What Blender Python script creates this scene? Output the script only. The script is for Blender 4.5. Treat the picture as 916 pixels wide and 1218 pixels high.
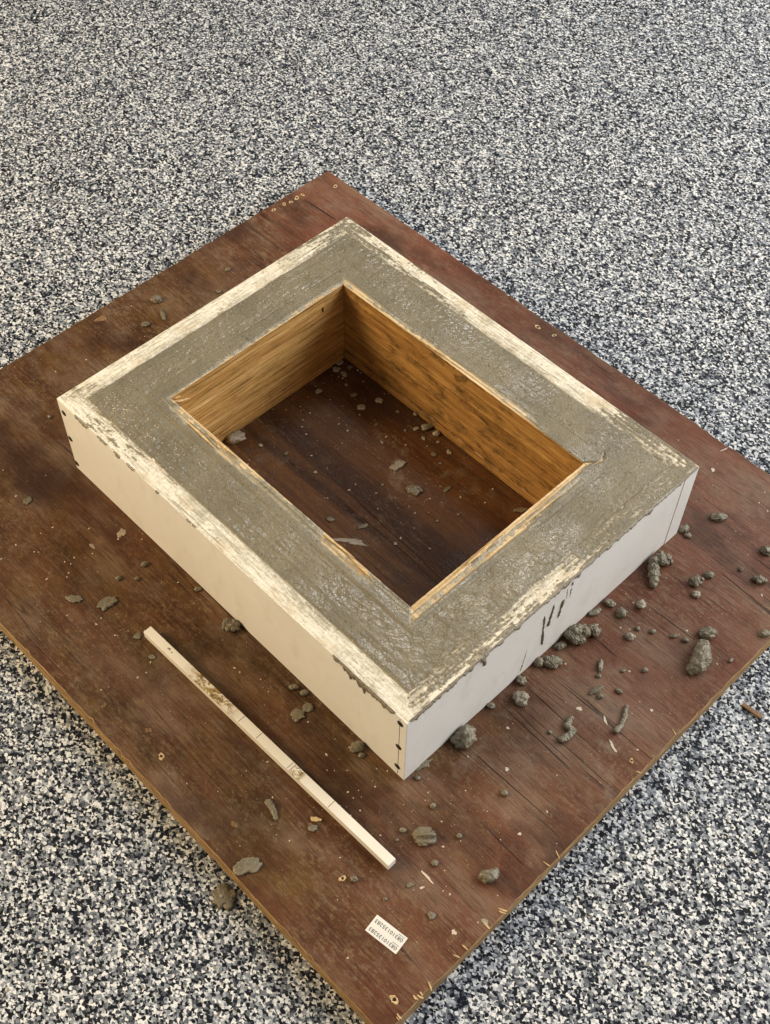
import bpy, bmesh, math, random
import numpy as np
from mathutils import Matrix, Vector, noise as mnoise

random.seed(7)
S = bpy.context.scene
COL = S.collection
for o in list(bpy.data.objects):
    bpy.data.objects.remove(o)

# ------------------------------------------------------------------ camera
Z0 = 0.028                      # thickness of the plywood board: its top is at Z0
cam_d = bpy.data.cameras.new('camera')
cam_d.sensor_width = 36.0
cam_d.lens = 36.0 * 1497.32 / 1218.0
cam_d.clip_start = 0.02
cam_d.clip_end = 100
cam = bpy.data.objects.new('camera', cam_d)
COL.objects.link(cam)
_d = Vector((-0.41844438, 0.41934683, -0.80563797))
_r = Vector((0.69602746, 0.717912, 0.0121709))
_u = Vector((-0.583481, 0.55565331, 0.59228315))
cam.matrix_world = Matrix(((_r.x, _u.x, -_d.x, 0.711756), (_r.y, _u.y, -_d.y, -0.688903),
                           (_r.z, _u.z, -_d.z, 1.321037 + Z0), (0, 0, 0, 1)))
S.camera = cam

# ------------------------------------------------------------------ light
W = bpy.data.worlds.new('World')
S.world = W
W.use_nodes = True
bg = W.node_tree.nodes['Background']
bg.inputs[0].default_value = (1.0, 0.93, 0.82, 1)
bg.inputs[1].default_value = 0.16

def area(name, loc, target, sx, sy, power, col):
    d = bpy.data.lights.new(name, 'AREA')
    d.shape = 'RECTANGLE'; d.size = sx; d.size_y = sy; d.energy = power; d.color = col
    o = bpy.data.objects.new(name, d); COL.objects.link(o)
    o.location = loc
    o.rotation_euler = (Vector(target) - Vector(loc)).to_track_quat('-Z', 'Y').to_euler()
    return o
# the open daylight side of the place (upper right of the picture) and a warm lamp on the left
area('daylight_opening', (1.9, 3.0, 2.0), (0.1, 0.1, 0.0), 4.6, 2.2, 218, (1.0, 0.98, 0.945))
area('warm_room_lamp', (-1.8, -2.3, 1.7), (0, 0, 0), 1.5, 1.1, 100, (1.0, 0.75, 0.43))
area('ceiling_lamp', (-1.0, 1.5, 2.7), (-0.3, 0.4, 0.0), 0.7, 0.35, 16, (1.0, 0.99, 0.97))

vs = S.view_settings
vs.view_transform = 'Standard'; vs.look = 'None'; vs.exposure = 0.12; vs.gamma = 1.0
vs.use_curve_mapping = False

# ------------------------------------------------------------------ dimensions (metres)
A2, B2 = 0.31, 0.2474           # half length, half width of the mould
HZ = 0.1388                     # its height
T, TI = 0.026, 0.024            # thickness of outer and inner panels
IX0, IX1, IY0, IY1 = -0.2137, 0.2104, -0.1438, 0.1502
BAN = 0.0051                    # board rotation
BX0, BX1, BY0, BY1 = -0.5315, 0.4889, -0.4569, 0.4141

# ------------------------------------------------------------------ numpy noise
def _hash(ix, iy, seed):
    h = (ix.astype(np.int64) * 374761393 + iy.astype(np.int64) * 668265263 + seed * 1442695041) & 0xffffffff
    h = ((h ^ (h >> 13)) * 1274126177) & 0xffffffff
    return ((h ^ (h >> 16)) & 0xffff) / 65535.0
def vn(x, y, seed=0):
    ix, iy = np.floor(x), np.floor(y)
    fx, fy = x - ix, y - iy
    fx = fx * fx * (3 - 2 * fx); fy = fy * fy * (3 - 2 * fy)
    a = _hash(ix, iy, seed); b = _hash(ix + 1, iy, seed); c = _hash(ix, iy + 1, seed); d = _hash(ix + 1, iy + 1, seed)
    return (a * (1 - fx) + b * fx) * (1 - fy) + (c * (1 - fx) + d * fx) * fy
def fbm(x, y, seed=0, oct=4):
    s = 0; w = 0; k = 1.0
    for i in range(oct):
        s = s + k * vn(x * 2 ** i, y * 2 ** i, seed + i * 17); w += k; k *= 0.55
    return s / w
def sstep(a, b, x):
    t = np.clip((x - a) / (b - a), 0, 1); return t * t * (3 - 2 * t)

# ------------------------------------------------------------------ material helper
class Mat:
    def __init__(s, name):
        s.m = bpy.data.materials.new(name); s.m.use_nodes = True
        s.t = s.m.node_tree; s.n = s.t.nodes
        s.p = s.n['Principled BSDF']
        s.co = s.n.new('ShaderNodeTexCoord').outputs['Object']
    def lk(s, a, b): s.t.links.new(a, b)
    def inp(s, sock, v):
        if isinstance(v, bpy.types.NodeSocket): s.lk(v, sock)
        elif isinstance(v, (tuple, list)) and len(v) == 3 and sock.type == 'RGBA': sock.default_value = (*v, 1)
        else: sock.default_value = v
    def map(s, scale=(1, 1, 1), rot=(0, 0, 0), loc=(0, 0, 0), src=None):
        n = s.n.new('ShaderNodeMapping'); s.lk(src or s.co, n.inputs[0])
        n.inputs['Scale'].default_value = scale; n.inputs['Rotation'].default_value = rot; n.inputs['Location'].default_value = loc
        return n.outputs[0]
    def noise(s, vec, scale, detail=3, rough=0.55, dist=0.0, color=False):
        n = s.n.new('ShaderNodeTexNoise'); s.lk(vec, n.inputs['Vector'])
        n.inputs['Scale'].default_value = scale; n.inputs['Detail'].default_value = detail
        n.inputs['Roughness'].default_value = rough; n.inputs['Distortion'].default_value = dist
        return n.outputs['Color' if color else 'Fac']
    def vor(s, vec, scale, metric='EUCLIDEAN', rnd=1.0):
        n = s.n.new('ShaderNodeTexVoronoi'); n.voronoi_dimensions = '2D'; n.distance = metric
        s.lk(vec, n.inputs['Vector']); n.inputs['Scale'].default_value = scale; n.inputs['Randomness'].default_value = rnd
        sp = s.n.new('ShaderNodeSeparateColor'); s.lk(n.outputs['Color'], sp.inputs[0])
        return n.outputs['Distance'], sp.outputs[0], sp.outputs[1], sp.outputs[2]
    def ramp(s, fac, stops, const=False):
        n = s.n.new('ShaderNodeValToRGB'); s.lk(fac, n.inputs[0])
        cr = n.color_ramp
        if const: cr.interpolation = 'CONSTANT'
        while len(cr.elements) < len(stops): cr.elements.new(0.5)
        for e, (p, c) in zip(cr.elements, stops):
            e.position = p
            e.color = (c, c, c, 1) if isinstance(c, (int, float)) else (*c, 1)
        return n.outputs[0]
    def mix(s, fac, a, b, mode='MIX'):
        n = s.n.new('ShaderNodeMix'); n.data_type = 'RGBA'; n.blend_type = mode
        s.inp(n.inputs[0], fac); s.inp(n.inputs[6], a); s.inp(n.inputs[7], b)
        return n.outputs[2]
    def math(s, op, a, b=0.0, c=None, clamp=False):
        n = s.n.new('ShaderNodeMath'); n.operation = op; n.use_clamp = clamp
        s.inp(n.inputs[0], a); s.inp(n.inputs[1], b)
        if c is not None: s.inp(n.inputs[2], c)
        return n.outputs[0]
    def sep(s, vec=None):
        n = s.n.new('ShaderNodeSeparateXYZ'); s.lk(vec or s.co, n.inputs[0]); return n.outputs
    def rnd(s):
        return s.n.new('ShaderNodeObjectInfo').outputs['Random']
    def band(s, x, lo, hi, soft):
        """1 between lo and hi with soft shoulders"""
        a = s.n.new('ShaderNodeMapRange'); s.inp(a.inputs[0], x)
        a.inputs[1].default_value = lo - soft; a.inputs[2].default_value = lo + soft
        b = s.n.new('ShaderNodeMapRange'); s.inp(b.inputs[0], x)
        b.inputs[1].default_value = hi - soft; b.inputs[2].default_value = hi + soft
        b.inputs[3].default_value = 1; b.inputs[4].default_value = 0
        return s.math('MULTIPLY', a.outputs[0], b.outputs[0])
    def bump(s, h, strength, dist=0.001, prev=None):
        n = s.n.new('ShaderNodeBump'); s.lk(h, n.inputs['Height'])
        n.inputs['Strength'].default_value = strength; n.inputs['Distance'].default_value = dist
        if prev is not None: s.lk(prev, n.inputs['Normal'])
        return n.outputs[0]
    def done(s, col, rough=0.5, normal=None, spec=0.5, **kw):
        s.inp(s.p.inputs['Base Color'], col); s.inp(s.p.inputs['Roughness'], rough)
        s.p.inputs['Specular IOR Level'].default_value = spec
        if normal is not None: s.lk(normal, s.p.inputs['Normal'])
        for k, v in kw.items(): s.inp(s.p.inputs[k.replace('_', ' ')], v)
        return s.m

def mat_floor():
    m = Mat('flake_floor')
    wob = m.noise(m.co, 260, 2, color=True)
    v = m.mix(0.004, m.co, wob, 'ADD')
    pal = [(0.0, (0.006, 0.007, 0.010)), (0.29, (0.008, 0.011, 0.022)), (0.34, (0.05, 0.058, 0.075)), (0.45, (0.135, 0.150, 0.176)), (0.58, (0.235, 0.262, 0.30)),
           (0.70, (0.42, 0.455, 0.50)), (0.82, (0.72, 0.745, 0.76)), (0.94, (0.80, 0.815, 0.81)), (0.97, (0.28, 0.26, 0.22))]
    clump = m.math('MULTIPLY', m.math('SUBTRACT', m.noise(m.co, 80, 3, 0.6), 0.60), 0.36)
    tone = lambda r: m.math('ADD', r, clump)
    d0, r0, g0, b0 = m.vor(v, 280)
    col = m.ramp(tone(r0), pal)
    ht = g0
    for i, (sc, rot, met, thr, dth) in enumerate([(185, 0.5, 'CHEBYCHEV', 0.40, 0.40), (215, 1.1, 'MANHATTAN', 0.5, 0.55),
                                                   (160, 0.2, 'EUCLIDEAN', 0.6, 0.40), (240, 0.85, 'CHEBYCHEV', 0.55, 0.40)]):
        vv = m.map(rot=(0, 0, rot), loc=(0.37 * i, 0.21 * i, 0), scale=(1.0, 1.25, 1), src=v)
        d, r, g, b = m.vor(vv, sc, met)
        on = m.math('MULTIPLY', m.math('GREATER_THAN', g, thr), m.math('LESS_THAN', d, dth))
        col = m.mix(on, col, m.ramp(tone(r), pal))
        ht = m.mix(on, ht, b)
    fine = m.noise(m.co, 420, 2)
    col = m.mix(0.35, col, m.ramp(fine, [(0.35, 0.35), (0.65, 0.75)]), 'OVERLAY')
    nrm = m.bump(ht, 0.22, 0.0006)
    nrm = m.bump(m.noise(m.co, 45, 2), 0.12, 0.002, nrm)
    rg = m.ramp(m.noise(m.co, 9, 4), [(0.3, 0.34), (0.7, 0.5)])
    return m.done(col, rg, nrm, 0.22)

def mat_board():
    m = Mat('stained_plywood_face')
    x, y, z = m.sep()
    big = m.noise(m.map((2.4, 5.5, 1)), 1.6, 5, 0.62, 0.4)
    col = m.ramp(big, [(0.28, (0.066, 0.019, 0.008)), (0.43, (0.150, 0.047, 0.024)), (0.55, (0.205, 0.082, 0.050)), (0.70, (0.26, 0.152, 0.104))])
    # bands of veneer running with the grain
    vb = m.noise(m.map((0.35, 14, 1)), 1.4, 2, 0.5, 0.2)
    col = m.mix(m.ramp(vb, [(0.42, 0.0), (0.50, 0.25), (0.55, 0.25), (0.66, 0.0)]), col, (0.075, 0.028, 0.016))
    # golden brown where the red stain is thin: the left of the board and patches elsewhere
    lw = m.math('MULTIPLY', m.band(m.math('ADD', y, m.math('MULTIPLY', x, -0.35)), -0.9, -0.13, 0.16), m.math('MULTIPLY', m.band(x, -0.9, 0.42, 0.16), m.ramp(m.noise(m.map((3, 6, 1), loc=(1, 7, 0)), 2.3, 5), [(0.34, 0.45), (0.62, 1.0)])))
    lw2 = m.math('MULTIPLY', m.math('MULTIPLY', m.band(x, -0.9, -0.20, 0.12), m.band(y, -0.9, 0.22, 0.12)), 0.8)
    brown = m.ramp(m.noise(m.map((6, 9, 1), loc=(4, 7, 0)), 2.0, 6, 0.68), [(0.32, (0.030, 0.0135, 0.003)), (0.50, (0.072, 0.035, 0.007)), (0.70, (0.145, 0.082, 0.020))])
    col = m.mix(m.math('MULTIPLY', m.math('MAXIMUM', lw, lw2), 0.95), col, brown)
    # shade of the opening put into the board colour; wear and film thinned there
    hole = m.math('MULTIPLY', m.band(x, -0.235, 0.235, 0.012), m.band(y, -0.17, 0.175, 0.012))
    hole_shade = m.ramp(m.noise(m.map((0.8, 26, 1), loc=(2, 3, 0)), 1.2, 3, 0.5, 0.3), [(0.36, (0.030, 0.011, 0.003)), (0.48, (0.080, 0.030, 0.007)), (0.60, (0.13, 0.054, 0.012)), (0.70, (0.050, 0.019, 0.006))])
    col = m.mix(m.math('MULTIPLY', hole, 0.88), col, hole_shade)
    off_hole = m.math('SUBTRACT', 1.0, m.math('MULTIPLY', hole, 0.75))
    # worn, bleached patches
    wear = m.noise(m.map((5, 10, 1), loc=(3, 1, 0)), 1.7, 7, 0.68)
    col = m.mix(m.math('MULTIPLY', off_hole, m.ramp(wear, [(0.48, 0.0), (0.66, 0.55)])), col, (0.25, 0.170, 0.115))
    # mottled cement film
    mot = m.noise(m.map((1, 1.6, 1), loc=(6, 1, 0)), 120, 6, 0.78)
    mm = m.noise(m.map((1, 1.3, 1), loc=(2, 9, 0)), 6.5, 5, 0.6)
    col = m.mix(m.math('MULTIPLY', off_hole, m.math('MULTIPLY', m.ramp(mot, [(0.50, 0.0), (0.60, 0.65)]), m.ramp(mm, [(0.40, 0.2), (0.60, 1.0)]))), col, (0.22, 0.15, 0.08))
    # fine grain: short dark pores and pale fibres
    g1 = m.noise(m.map((16, 330, 1)), 1.0, 4, 0.7)
    gm = m.ramp(m.noise(m.map((3, 6, 1), loc=(7, 7, 0)), 2.0, 3), [(0.35, 0.25), (0.65, 1.0)])
    col = m.mix(m.math('MULTIPLY', m.ramp(g1, [(0.37, 0.65), (0.47, 0.0)]), gm), col, (0.030, 0.013, 0.009))
    col = m.mix(m.math('MULTIPLY', m.ramp(g1, [(0.56, 0.0), (0.68, 0.42)]), gm), col, (0.30, 0.19, 0.125))
    g2 = m.noise(m.map((45, 800, 1)), 1.0, 3, 0.6)
    col = m.mix(m.ramp(g2, [(0.36, 0.5), (0.46, 0.0)]), col, (0.035, 0.016, 0.010))
    # splits
    sp = m.noise(m.map((1.1, 30, 1), loc=(5, 2, 0)), 1.0, 3, 0.5)
    crack = m.ramp(m.math('ABSOLUTE', m.math('SUBTRACT', sp, 0.5)), [(0.0, 1.0), (0.006, 0.6), (0.014, 0.0)])
    crack = m.math('MULTIPLY', crack, m.ramp(m.noise(m.map((2, 9, 1)), 1.5, 3), [(0.52, 0.0), (0.64, 0.8)]))
    col = m.mix(crack, col, (0.014, 0.007, 0.004))
    # cement dust and smears
    ds = m.noise(m.co, 30, 8, 0.78)
    dm = m.noise(m.map((1, 1, 1), loc=(2, 2, 0)), 5.5, 4)
    dust = m.math('MULTIPLY', m.ramp(ds, [(0.52, 0.0), (0.68, 0.75)]), m.ramp(dm, [(0.46, 0.0), (0.66, 0.8)]))
    col = m.mix(dust, col, (0.30, 0.24, 0.17))
    speck = m.noise(m.co, 420, 2, 0.5)
    col = m.mix(m.math('MULTIPLY', m.ramp(speck, [(0.68, 0.0), (0.74, 0.8)]), m.ramp(dm, [(0.40, 0.1), (0.62, 1.0)])), col, (0.45, 0.36, 0.25))
    # wet dark stains
    wet = m.noise(m.map((1.2, 2, 1), loc=(9, 4, 0)), 3.4, 6, 0.65)
    wetm = m.ramp(wet, [(0.50, 0.0), (0.62, 0.72)])
    col = m.mix(wetm, col, (0.040, 0.018, 0.011))
    rg = m.math('SUBTRACT', m.ramp(wear, [(0.3, 0.36), (0.7, 0.58)]), m.math('MULTIPLY', wetm, 0.18))
    hgt = m.math('SUBTRACT', m.math('ADD', m.math('MULTIPLY', g1, 0.8), m.math('MULTIPLY', g2, 0.5)), m.math('MULTIPLY', crack, 1.2))
    return m.done(col, rg, m.bump(m.math('ADD', hgt, m.math('MULTIPLY', mot, 0.6)), 0.6, 0.0012), 0.22)

def mat_ply_edge(name, base, dark):
    m = Mat(name)
    n = m.noise(m.map((60, 60, 700)), 1.0, 4)
    f = m.noise(m.co, 240, 3)
    col = m.ramp(n, [(0.3, dark), (0.65, base)])
    col = m.mix(m.ramp(f, [(0.5, 0.0), (0.7, 0.6)]), col, dark)
    return m.done(col, 0.7, m.bump(n, 0.5, 0.0008), 0.3)

def mat_concrete(name='wet_concrete', scale=1.0, tint=(0.232, 0.203, 0.136)):
    m = Mat(name)
    c = tuple(v * 0.70 for v in tint); e = tuple(min(1, v * 1.30) for v in tint)
    big = m.noise(m.co, 13, 6, 0.62)
    col = m.ramp(big, [(0.3, c), (0.5, tint), (0.72, e)])
    for scl, lc in (((7, 95, 1), (0, 0, 0)), ((95, 7, 1), (4, 4, 0))):
        tr = m.noise(m.map(scl, loc=lc), 1.0, 4, 0.6, 0.6)
        col = m.mix(m.ramp(tr, [(0.34, 0.30), (0.46, 0.0)]), col, c)
        col = m.mix(m.ramp(tr, [(0.56, 0.0), (0.70, 0.30)]), col, tuple(min(1, v * 1.5) for v in tint))
    grain = m.noise(m.co, 560, 3, 0.7)
    col = m.mix(m.ramp(grain, [(0.36, 0.70), (0.47, 0.0)]), col, tuple(v * 0.50 for v in tint))
    col = m.mix(m.ramp(grain, [(0.58, 0.0), (0.70, 0.45)]), col, tuple(min(1, v * 1.7) for v in tint))
    pits = m.noise(m.co, 260, 2, 0.5)
    col = m.mix(m.ramp(pits, [(0.27, 0.6), (0.34, 0.0)]), col, tuple(v * 0.3 for v in tint))
    col = m.mix(m.math('MULTIPLY', m.rnd(), 0.30), col, tuple(v * 0.6 for v in tint))
    if name == 'wet_concrete':            # where it is only a skin over the panel tops the panel shows through
        at_ = m.n.new('ShaderNodeAttribute'); at_.attribute_name = 'thin'
        col = m.mix(m.math('MULTIPLY', at_.outputs['Fac'], m.ramp(grain, [(0.35, 0.55), (0.6, 1.0)])), col, (0.56, 0.50, 0.37))
    h = m.math('ADD', m.math('MULTIPLY', grain, 0.7), m.math('MULTIPLY', m.ramp(pits, [(0.25, 0.0), (0.4, 1.0)]), 0.7))
    nrm = m.bump(m.noise(m.co, 130, 5, 0.7), 0.40, 0.0014)
    nrm = m.bump(h, 0.75, 0.0011, nrm)
    rg = m.ramp(m.noise(m.co, 30, 5, 0.65), [(0.40, 0.13), (0.60, 0.44)])
    nc = m.bump(m.noise(m.co, 190, 3, 0.6), 0.36, 0.0013)
    return m.done(col, rg, nrm, 0.5, Coat_Weight=m.ramp(m.noise(m.co, 16, 4, 0.6), [(0.42, 0.0), (0.62, 0.7 if name == 'wet_concrete' else 0.2)]), Coat_Roughness=0.16, Coat_Normal=nc)

def mat_melamine():
    m = Mat('white_melamine')
    n = m.noise(m.co, 9, 5, 0.6)
    col = m.ramp(n, [(0.3, (0.80, 0.785, 0.755)), (0.7, (0.85, 0.84, 0.81))])
    sm = m.noise(m.map((14, 14, 6)), 2.0, 7, 0.72)
    col = m.mix(m.ramp(sm, [(0.52, 0.0), (0.74, 0.34)]), col, (0.55, 0.48, 0.39))
    sd = m.noise(m.map((1, 1, 1), loc=(3, 0, 0)), 85, 6, 0.8)
    col = m.mix(m.ramp(sd, [(0.62, 0.0), (0.70, 0.35)]), col, (0.45, 0.39, 0.30))
    sp = m.noise(m.co, 330, 1)
    col = m.mix(m.ramp(sp, [(0.76, 0.0), (0.80, 0.5)]), col, (0.30, 0.25, 0.18))
    return m.done(col, m.ramp(n, [(0.3, 0.36), (0.7, 0.5)]), m.bump(m.noise(m.co, 55, 3), 0.05, 0.001), 0.45)

def mat_raw_edge(axis):
    m = Mat('scraped_cream_edge_' + axis)
    sc = (34, 420, 1) if axis == 'x' else (420, 34, 1)
    st = m.noise(m.map(sc), 1.0, 5, 0.72, 0.25)
    n = m.noise(m.co, 230, 6, 0.75)
    both = m.math('ADD', m.math('MULTIPLY', st, 0.5), m.math('MULTIPLY', n, 0.5))
    col = m.ramp(both, [(0.34, (0.68, 0.61, 0.45)), (0.50, (0.83, 0.79, 0.66)), (0.62, (0.90, 0.88, 0.79))])
    tan = m.noise(m.co, 22, 4)
    col = m.mix(m.ramp(tan, [(0.54, 0.0), (0.68, 0.5)]), col, (0.56, 0.42, 0.22))
    # film of cement left in the scratches
    pat = m.noise(m.map((1, 1, 1), loc=(3, 3, 0)), 34, 5, 0.65)
    x, y, z = m.sep()
    inw = m.math('MULTIPLY', m.math('SUBTRACT', B2 if axis == 'x' else A2, m.math('ABSOLUTE', y if axis == 'x' else x)), 1 / T)
    film = m.math('ADD', m.math('MULTIPLY', both, 0.75), m.math('MULTIPLY', pat, 0.35))
    film = m.math('SUBTRACT', film, m.math('MULTIPLY', m.math('POWER', inw, 2.0), 0.085))
    col = m.mix(m.ramp(film, [(0.41, 0.85), (0.475, 0.45), (0.555, 0.0)]), col, (0.36, 0.325, 0.24))
    sc3 = (5, 90, 1) if axis == 'x' else (90, 5, 1)
    ln = m.math('ABSOLUTE', m.math('SUBTRACT', m.noise(m.map(sc3, loc=(5, 5, 0)), 1.0, 4, 0.6, 0.4), 0.5))
    col = m.mix(m.ramp(ln, [(0.0, 0.6), (0.008, 0.3), (0.018, 0.0)]), col, (0.20, 0.16, 0.09))
    return m.done(col, 0.6, m.bump(both, 0.7, 0.0012), 0.35)

def mat_wood(axis, dark):
    m = Mat('inner_panel_wood_' + axis + ('_stained' if dark else ''))
    sc = (2.4, 1, 85) if axis == 'x' else (1, 2.4, 85)
    wv = m.mix(0.006, m.co, m.noise(m.co, 7, 2, color=True), 'ADD')
    st = m.noise(m.map(sc, src=wv), 1.0, 6, 0.66, 0.12)
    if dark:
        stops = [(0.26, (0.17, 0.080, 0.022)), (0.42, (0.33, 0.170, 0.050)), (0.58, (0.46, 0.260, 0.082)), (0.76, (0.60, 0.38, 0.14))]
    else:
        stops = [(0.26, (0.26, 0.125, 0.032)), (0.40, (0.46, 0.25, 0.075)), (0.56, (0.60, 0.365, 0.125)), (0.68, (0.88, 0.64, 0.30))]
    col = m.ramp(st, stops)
    sc2 = (16, 1, 420) if axis == 'x' else (1, 16, 420)
    fi = m.noise(m.map(sc2), 1.0, 4, 0.65)
    col = m.mix(m.ramp(fi, [(0.38, 0.7), (0.50, 0.0)]), col, (0.13, 0.058, 0.016))
    col = m.mix(m.ramp(fi, [(0.58, 0.0), (0.72, 0.3 if dark else 0.75)]), col, (0.78, 0.54, 0.26))
    pa = m.noise(m.co, 11, 6, 0.7)
    sp = m.noise(m.map((0.55, 0.55, 1.2)), 34, 8, 0.82, 0.3)
    k = 0.8 if dark else 0.25
    col = m.mix(m.math('MULTIPLY', m.ramp(sp, [(0.46, 0.0), (0.60, 1.0)]), m.ramp(pa, [(0.40, 0.0), (0.54, k)])), col, (0.035, 0.022, 0.010))
    return m.done(col, 0.5, m.bump(m.math('ADD', fi, st), 0.5, 0.001), 0.4)

def mat_splinter(axis):
    m = Mat('raw_ply_top_' + axis)
    sc = (12, 420, 60) if axis == 'x' else (420, 12, 60)
    st = m.noise(m.map(sc), 1.0, 4, 0.65)
    col = m.ramp(st, [(0.28, (0.20, 0.11, 0.045)), (0.42, (0.50, 0.35, 0.17)), (0.55, (0.74, 0.57, 0.34)), (0.72, (0.86, 0.73, 0.50))])
    return m.done(col, 0.65, m.bump(st, 0.8, 0.0015), 0.3)

def mat_plain(name, col, rough=0.5, var=0.2, sc=120, metal=0.0, bump=0.3):
    m = Mat(name)
    n = m.noise(m.co, sc, 4, 0.6)
    c = m.ramp(n, [(0.3, tuple(v * (1 - var) for v in col)), (0.7, tuple(min(1, v * (1 + var)) for v in col))])
    return m.done(c, rough, m.bump(n, bump, 0.0006), 0.4, Metallic=metal)

def mat_stick():
    m = Mat('white_strip_with_worn_film')
    x, y, z = m.sep()
    col = m.ramp(m.noise(m.co, 40, 4), [(0.3, (0.86, 0.83, 0.75)), (0.7, (0.90, 0.88, 0.82))])
    n = m.noise(m.map((1, 1.5, 0.2)), 130, 5, 0.7, 0.6)
    w = m.math('MAXIMUM', m.band(x, -0.124, -0.050, 0.012), m.band(x, 0.052, 0.066, 0.003))
    top = m.math('GREATER_THAN', z, 0.0105)
    k = m.math('MULTIPLY', m.math('MULTIPLY', w, top), m.ramp(n, [(0.44, 0.0), (0.53, 1.0)]))
    film = m.ramp(m.noise(m.co, 160, 3), [(0.35, (0.13, 0.085, 0.025)), (0.6, (0.42, 0.29, 0.10))])
    col = m.mix(k, col, film)
    wd = m.math('MULTIPLY', m.math('MULTIPLY', m.band(x, -0.14, -0.03, 0.02), top), m.ramp(n, [(0.34, 0.45), (0.5, 0.0)]))
    col = m.mix(wd, col, (0.58, 0.45, 0.22))
    return m.done(col, 0.38, m.bump(m.noise(m.co, 200, 3), 0.1, 0.0006), 0.45)

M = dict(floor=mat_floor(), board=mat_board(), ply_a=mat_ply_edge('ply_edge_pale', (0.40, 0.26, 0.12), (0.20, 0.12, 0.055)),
         ply_b=mat_ply_edge('ply_edge_brown', (0.26, 0.165, 0.075), (0.12, 0.07, 0.03)),
         conc=mat_concrete(), conc2=mat_concrete('wet_concrete_lump', 1.0, (0.205, 0.175, 0.118)),
         conc_dark=mat_concrete('wet_concrete_smear', 1.0, (0.24, 0.20, 0.14)),
         conc_pale=mat_concrete('drying_concrete', 1.0, (0.36, 0.31, 0.235)),
         mel=mat_melamine(), raw_x=mat_raw_edge('x'), raw_y=mat_raw_edge('y'),
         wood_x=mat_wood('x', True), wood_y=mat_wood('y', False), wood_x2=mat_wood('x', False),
         spl_x=mat_splinter('x'), spl_y=mat_splinter('y'), stick=mat_stick(),
         steel=mat_plain('dark_screw_steel', (0.055, 0.048, 0.040), 0.45, 0.3, 500, 0.6),
         black=mat_plain('dark_recess', (0.012, 0.010, 0.008), 0.8),
         pale=mat_plain('torn_pale_wood', (0.60, 0.43, 0.22), 0.7, 0.35, 300, 0.0, 0.6),
         paint=mat_plain('dried_white_paint', (0.62, 0.52, 0.41), 0.6, 0.12),
         paper=mat_plain('label_paper', (0.80, 0.79, 0.74), 0.5, 0.02, 60, 0, 0.03),
         ink=mat_plain('label_ink', (0.06, 0.06, 0.08), 0.6, 0.1), ink2=mat_plain('label_ink_pale', (0.30, 0.30, 0.32), 0.6, 0.1),
         brown=mat_plain('brown_splinter', (0.22, 0.125, 0.055), 0.6, 0.3, 200),
         pencil=mat_plain('pencil_line', (0.16, 0.14, 0.12), 0.7, 0.2))

# ------------------------------------------------------------------ object helpers
def tag(o, label=None, cat=None, group=None, kind=None):
    if label: o['label'] = label
    if cat: o['category'] = cat
    if group: o['group'] = group
    if kind: o['kind'] = kind
    return o
def link(name, me, mats, parent=None, loc=None, rz=None, smooth=False):
    o = bpy.data.objects.new(name, me)
    COL.objects.link(o)
    if not isinstance(mats, (list, tuple)): mats = [mats]
    if not me.materials:
        for k in mats: me.materials.append(k)
    if parent is not None: o.parent = parent
    if loc is not None: o.location = loc
    if rz is not None: o.rotation_euler = (0, 0, rz)
    if smooth: me.polygons.foreach_set('use_smooth', [True] * len(me.polygons))
    return o
def empty(name, loc, rz=0.0):
    o = bpy.data.objects.new(name, None); COL.objects.link(o)
    o.location = loc; o.rotation_euler = (0, 0, rz); o.empty_display_size = 0.02
    return o
def mesh(verts, faces, name='mesh'):
    me = bpy.data.meshes.new(name); me.from_pydata([tuple(v) for v in verts], [], faces); me.update(); return me
def bm_mesh(bm):
    me = bpy.data.meshes.new('mesh'); bm.to_mesh(me); bm.free(); return me
def box_mesh(x0, x1, y0, y1, z0, z1, bev=0.0, seg=2):
    bm = bmesh.new()
    r = bmesh.ops.create_cube(bm, size=1.0)
    for v in bm.verts:
        v.co = (x0 if v.co.x < 0 else x1, y0 if v.co.y < 0 else y1, z0 if v.co.z < 0 else z1)
    if bev: bmesh.ops.bevel(bm, geom=list(bm.edges), offset=bev, segments=seg, profile=0.6, affect='EDGES')
    return bm_mesh(bm)
def prism_along(axis, s0, s1, c0, c1, z0, z1, n, jit, seed):
    """a plank layer: rectangle section swept along x or y, its top worn unevenly"""
    rng = random.Random(seed); V = []; F = []
    for i in range(n + 1):
        s = s0 + (s1 - s0) * i / n
        ja, jb = rng.uniform(-1, 0.3) * jit, rng.uniform(-1, 0.3) * jit
        e = 0.0004
        sec = [(c0, z0), (c1, z0), (c1, z1 + jb - e), (c1 - e * 2, z1 + jb), (c0 + e * 2, z1 + ja), (c0, z1 + ja - e)]
        for c, z in sec: V.append((s, c, z) if axis == 'x' else (c, s, z))
    k = 6
    for i in range(n):
        for j in range(k):
            F.append((i * k + j, i * k + (j + 1) % k, (i + 1) * k + (j + 1) % k, (i + 1) * k + j))
    F.append(tuple(range(k))); F.append(tuple(n * k + j for j in range(k)))
    me = mesh(V, F)
    bm = bmesh.new(); bm.from_mesh(me); bmesh.ops.recalc_face_normals(bm, faces=bm.faces); bm.to_mesh(me); bm.free()
    return me
def set_top_slot(me, idx=1, lim=0.8, zmin=None):
    for p in me.polygons:
        if p.normal.z > lim and (zmin is None or p.center.z > zmin): p.material_index = idx

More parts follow.
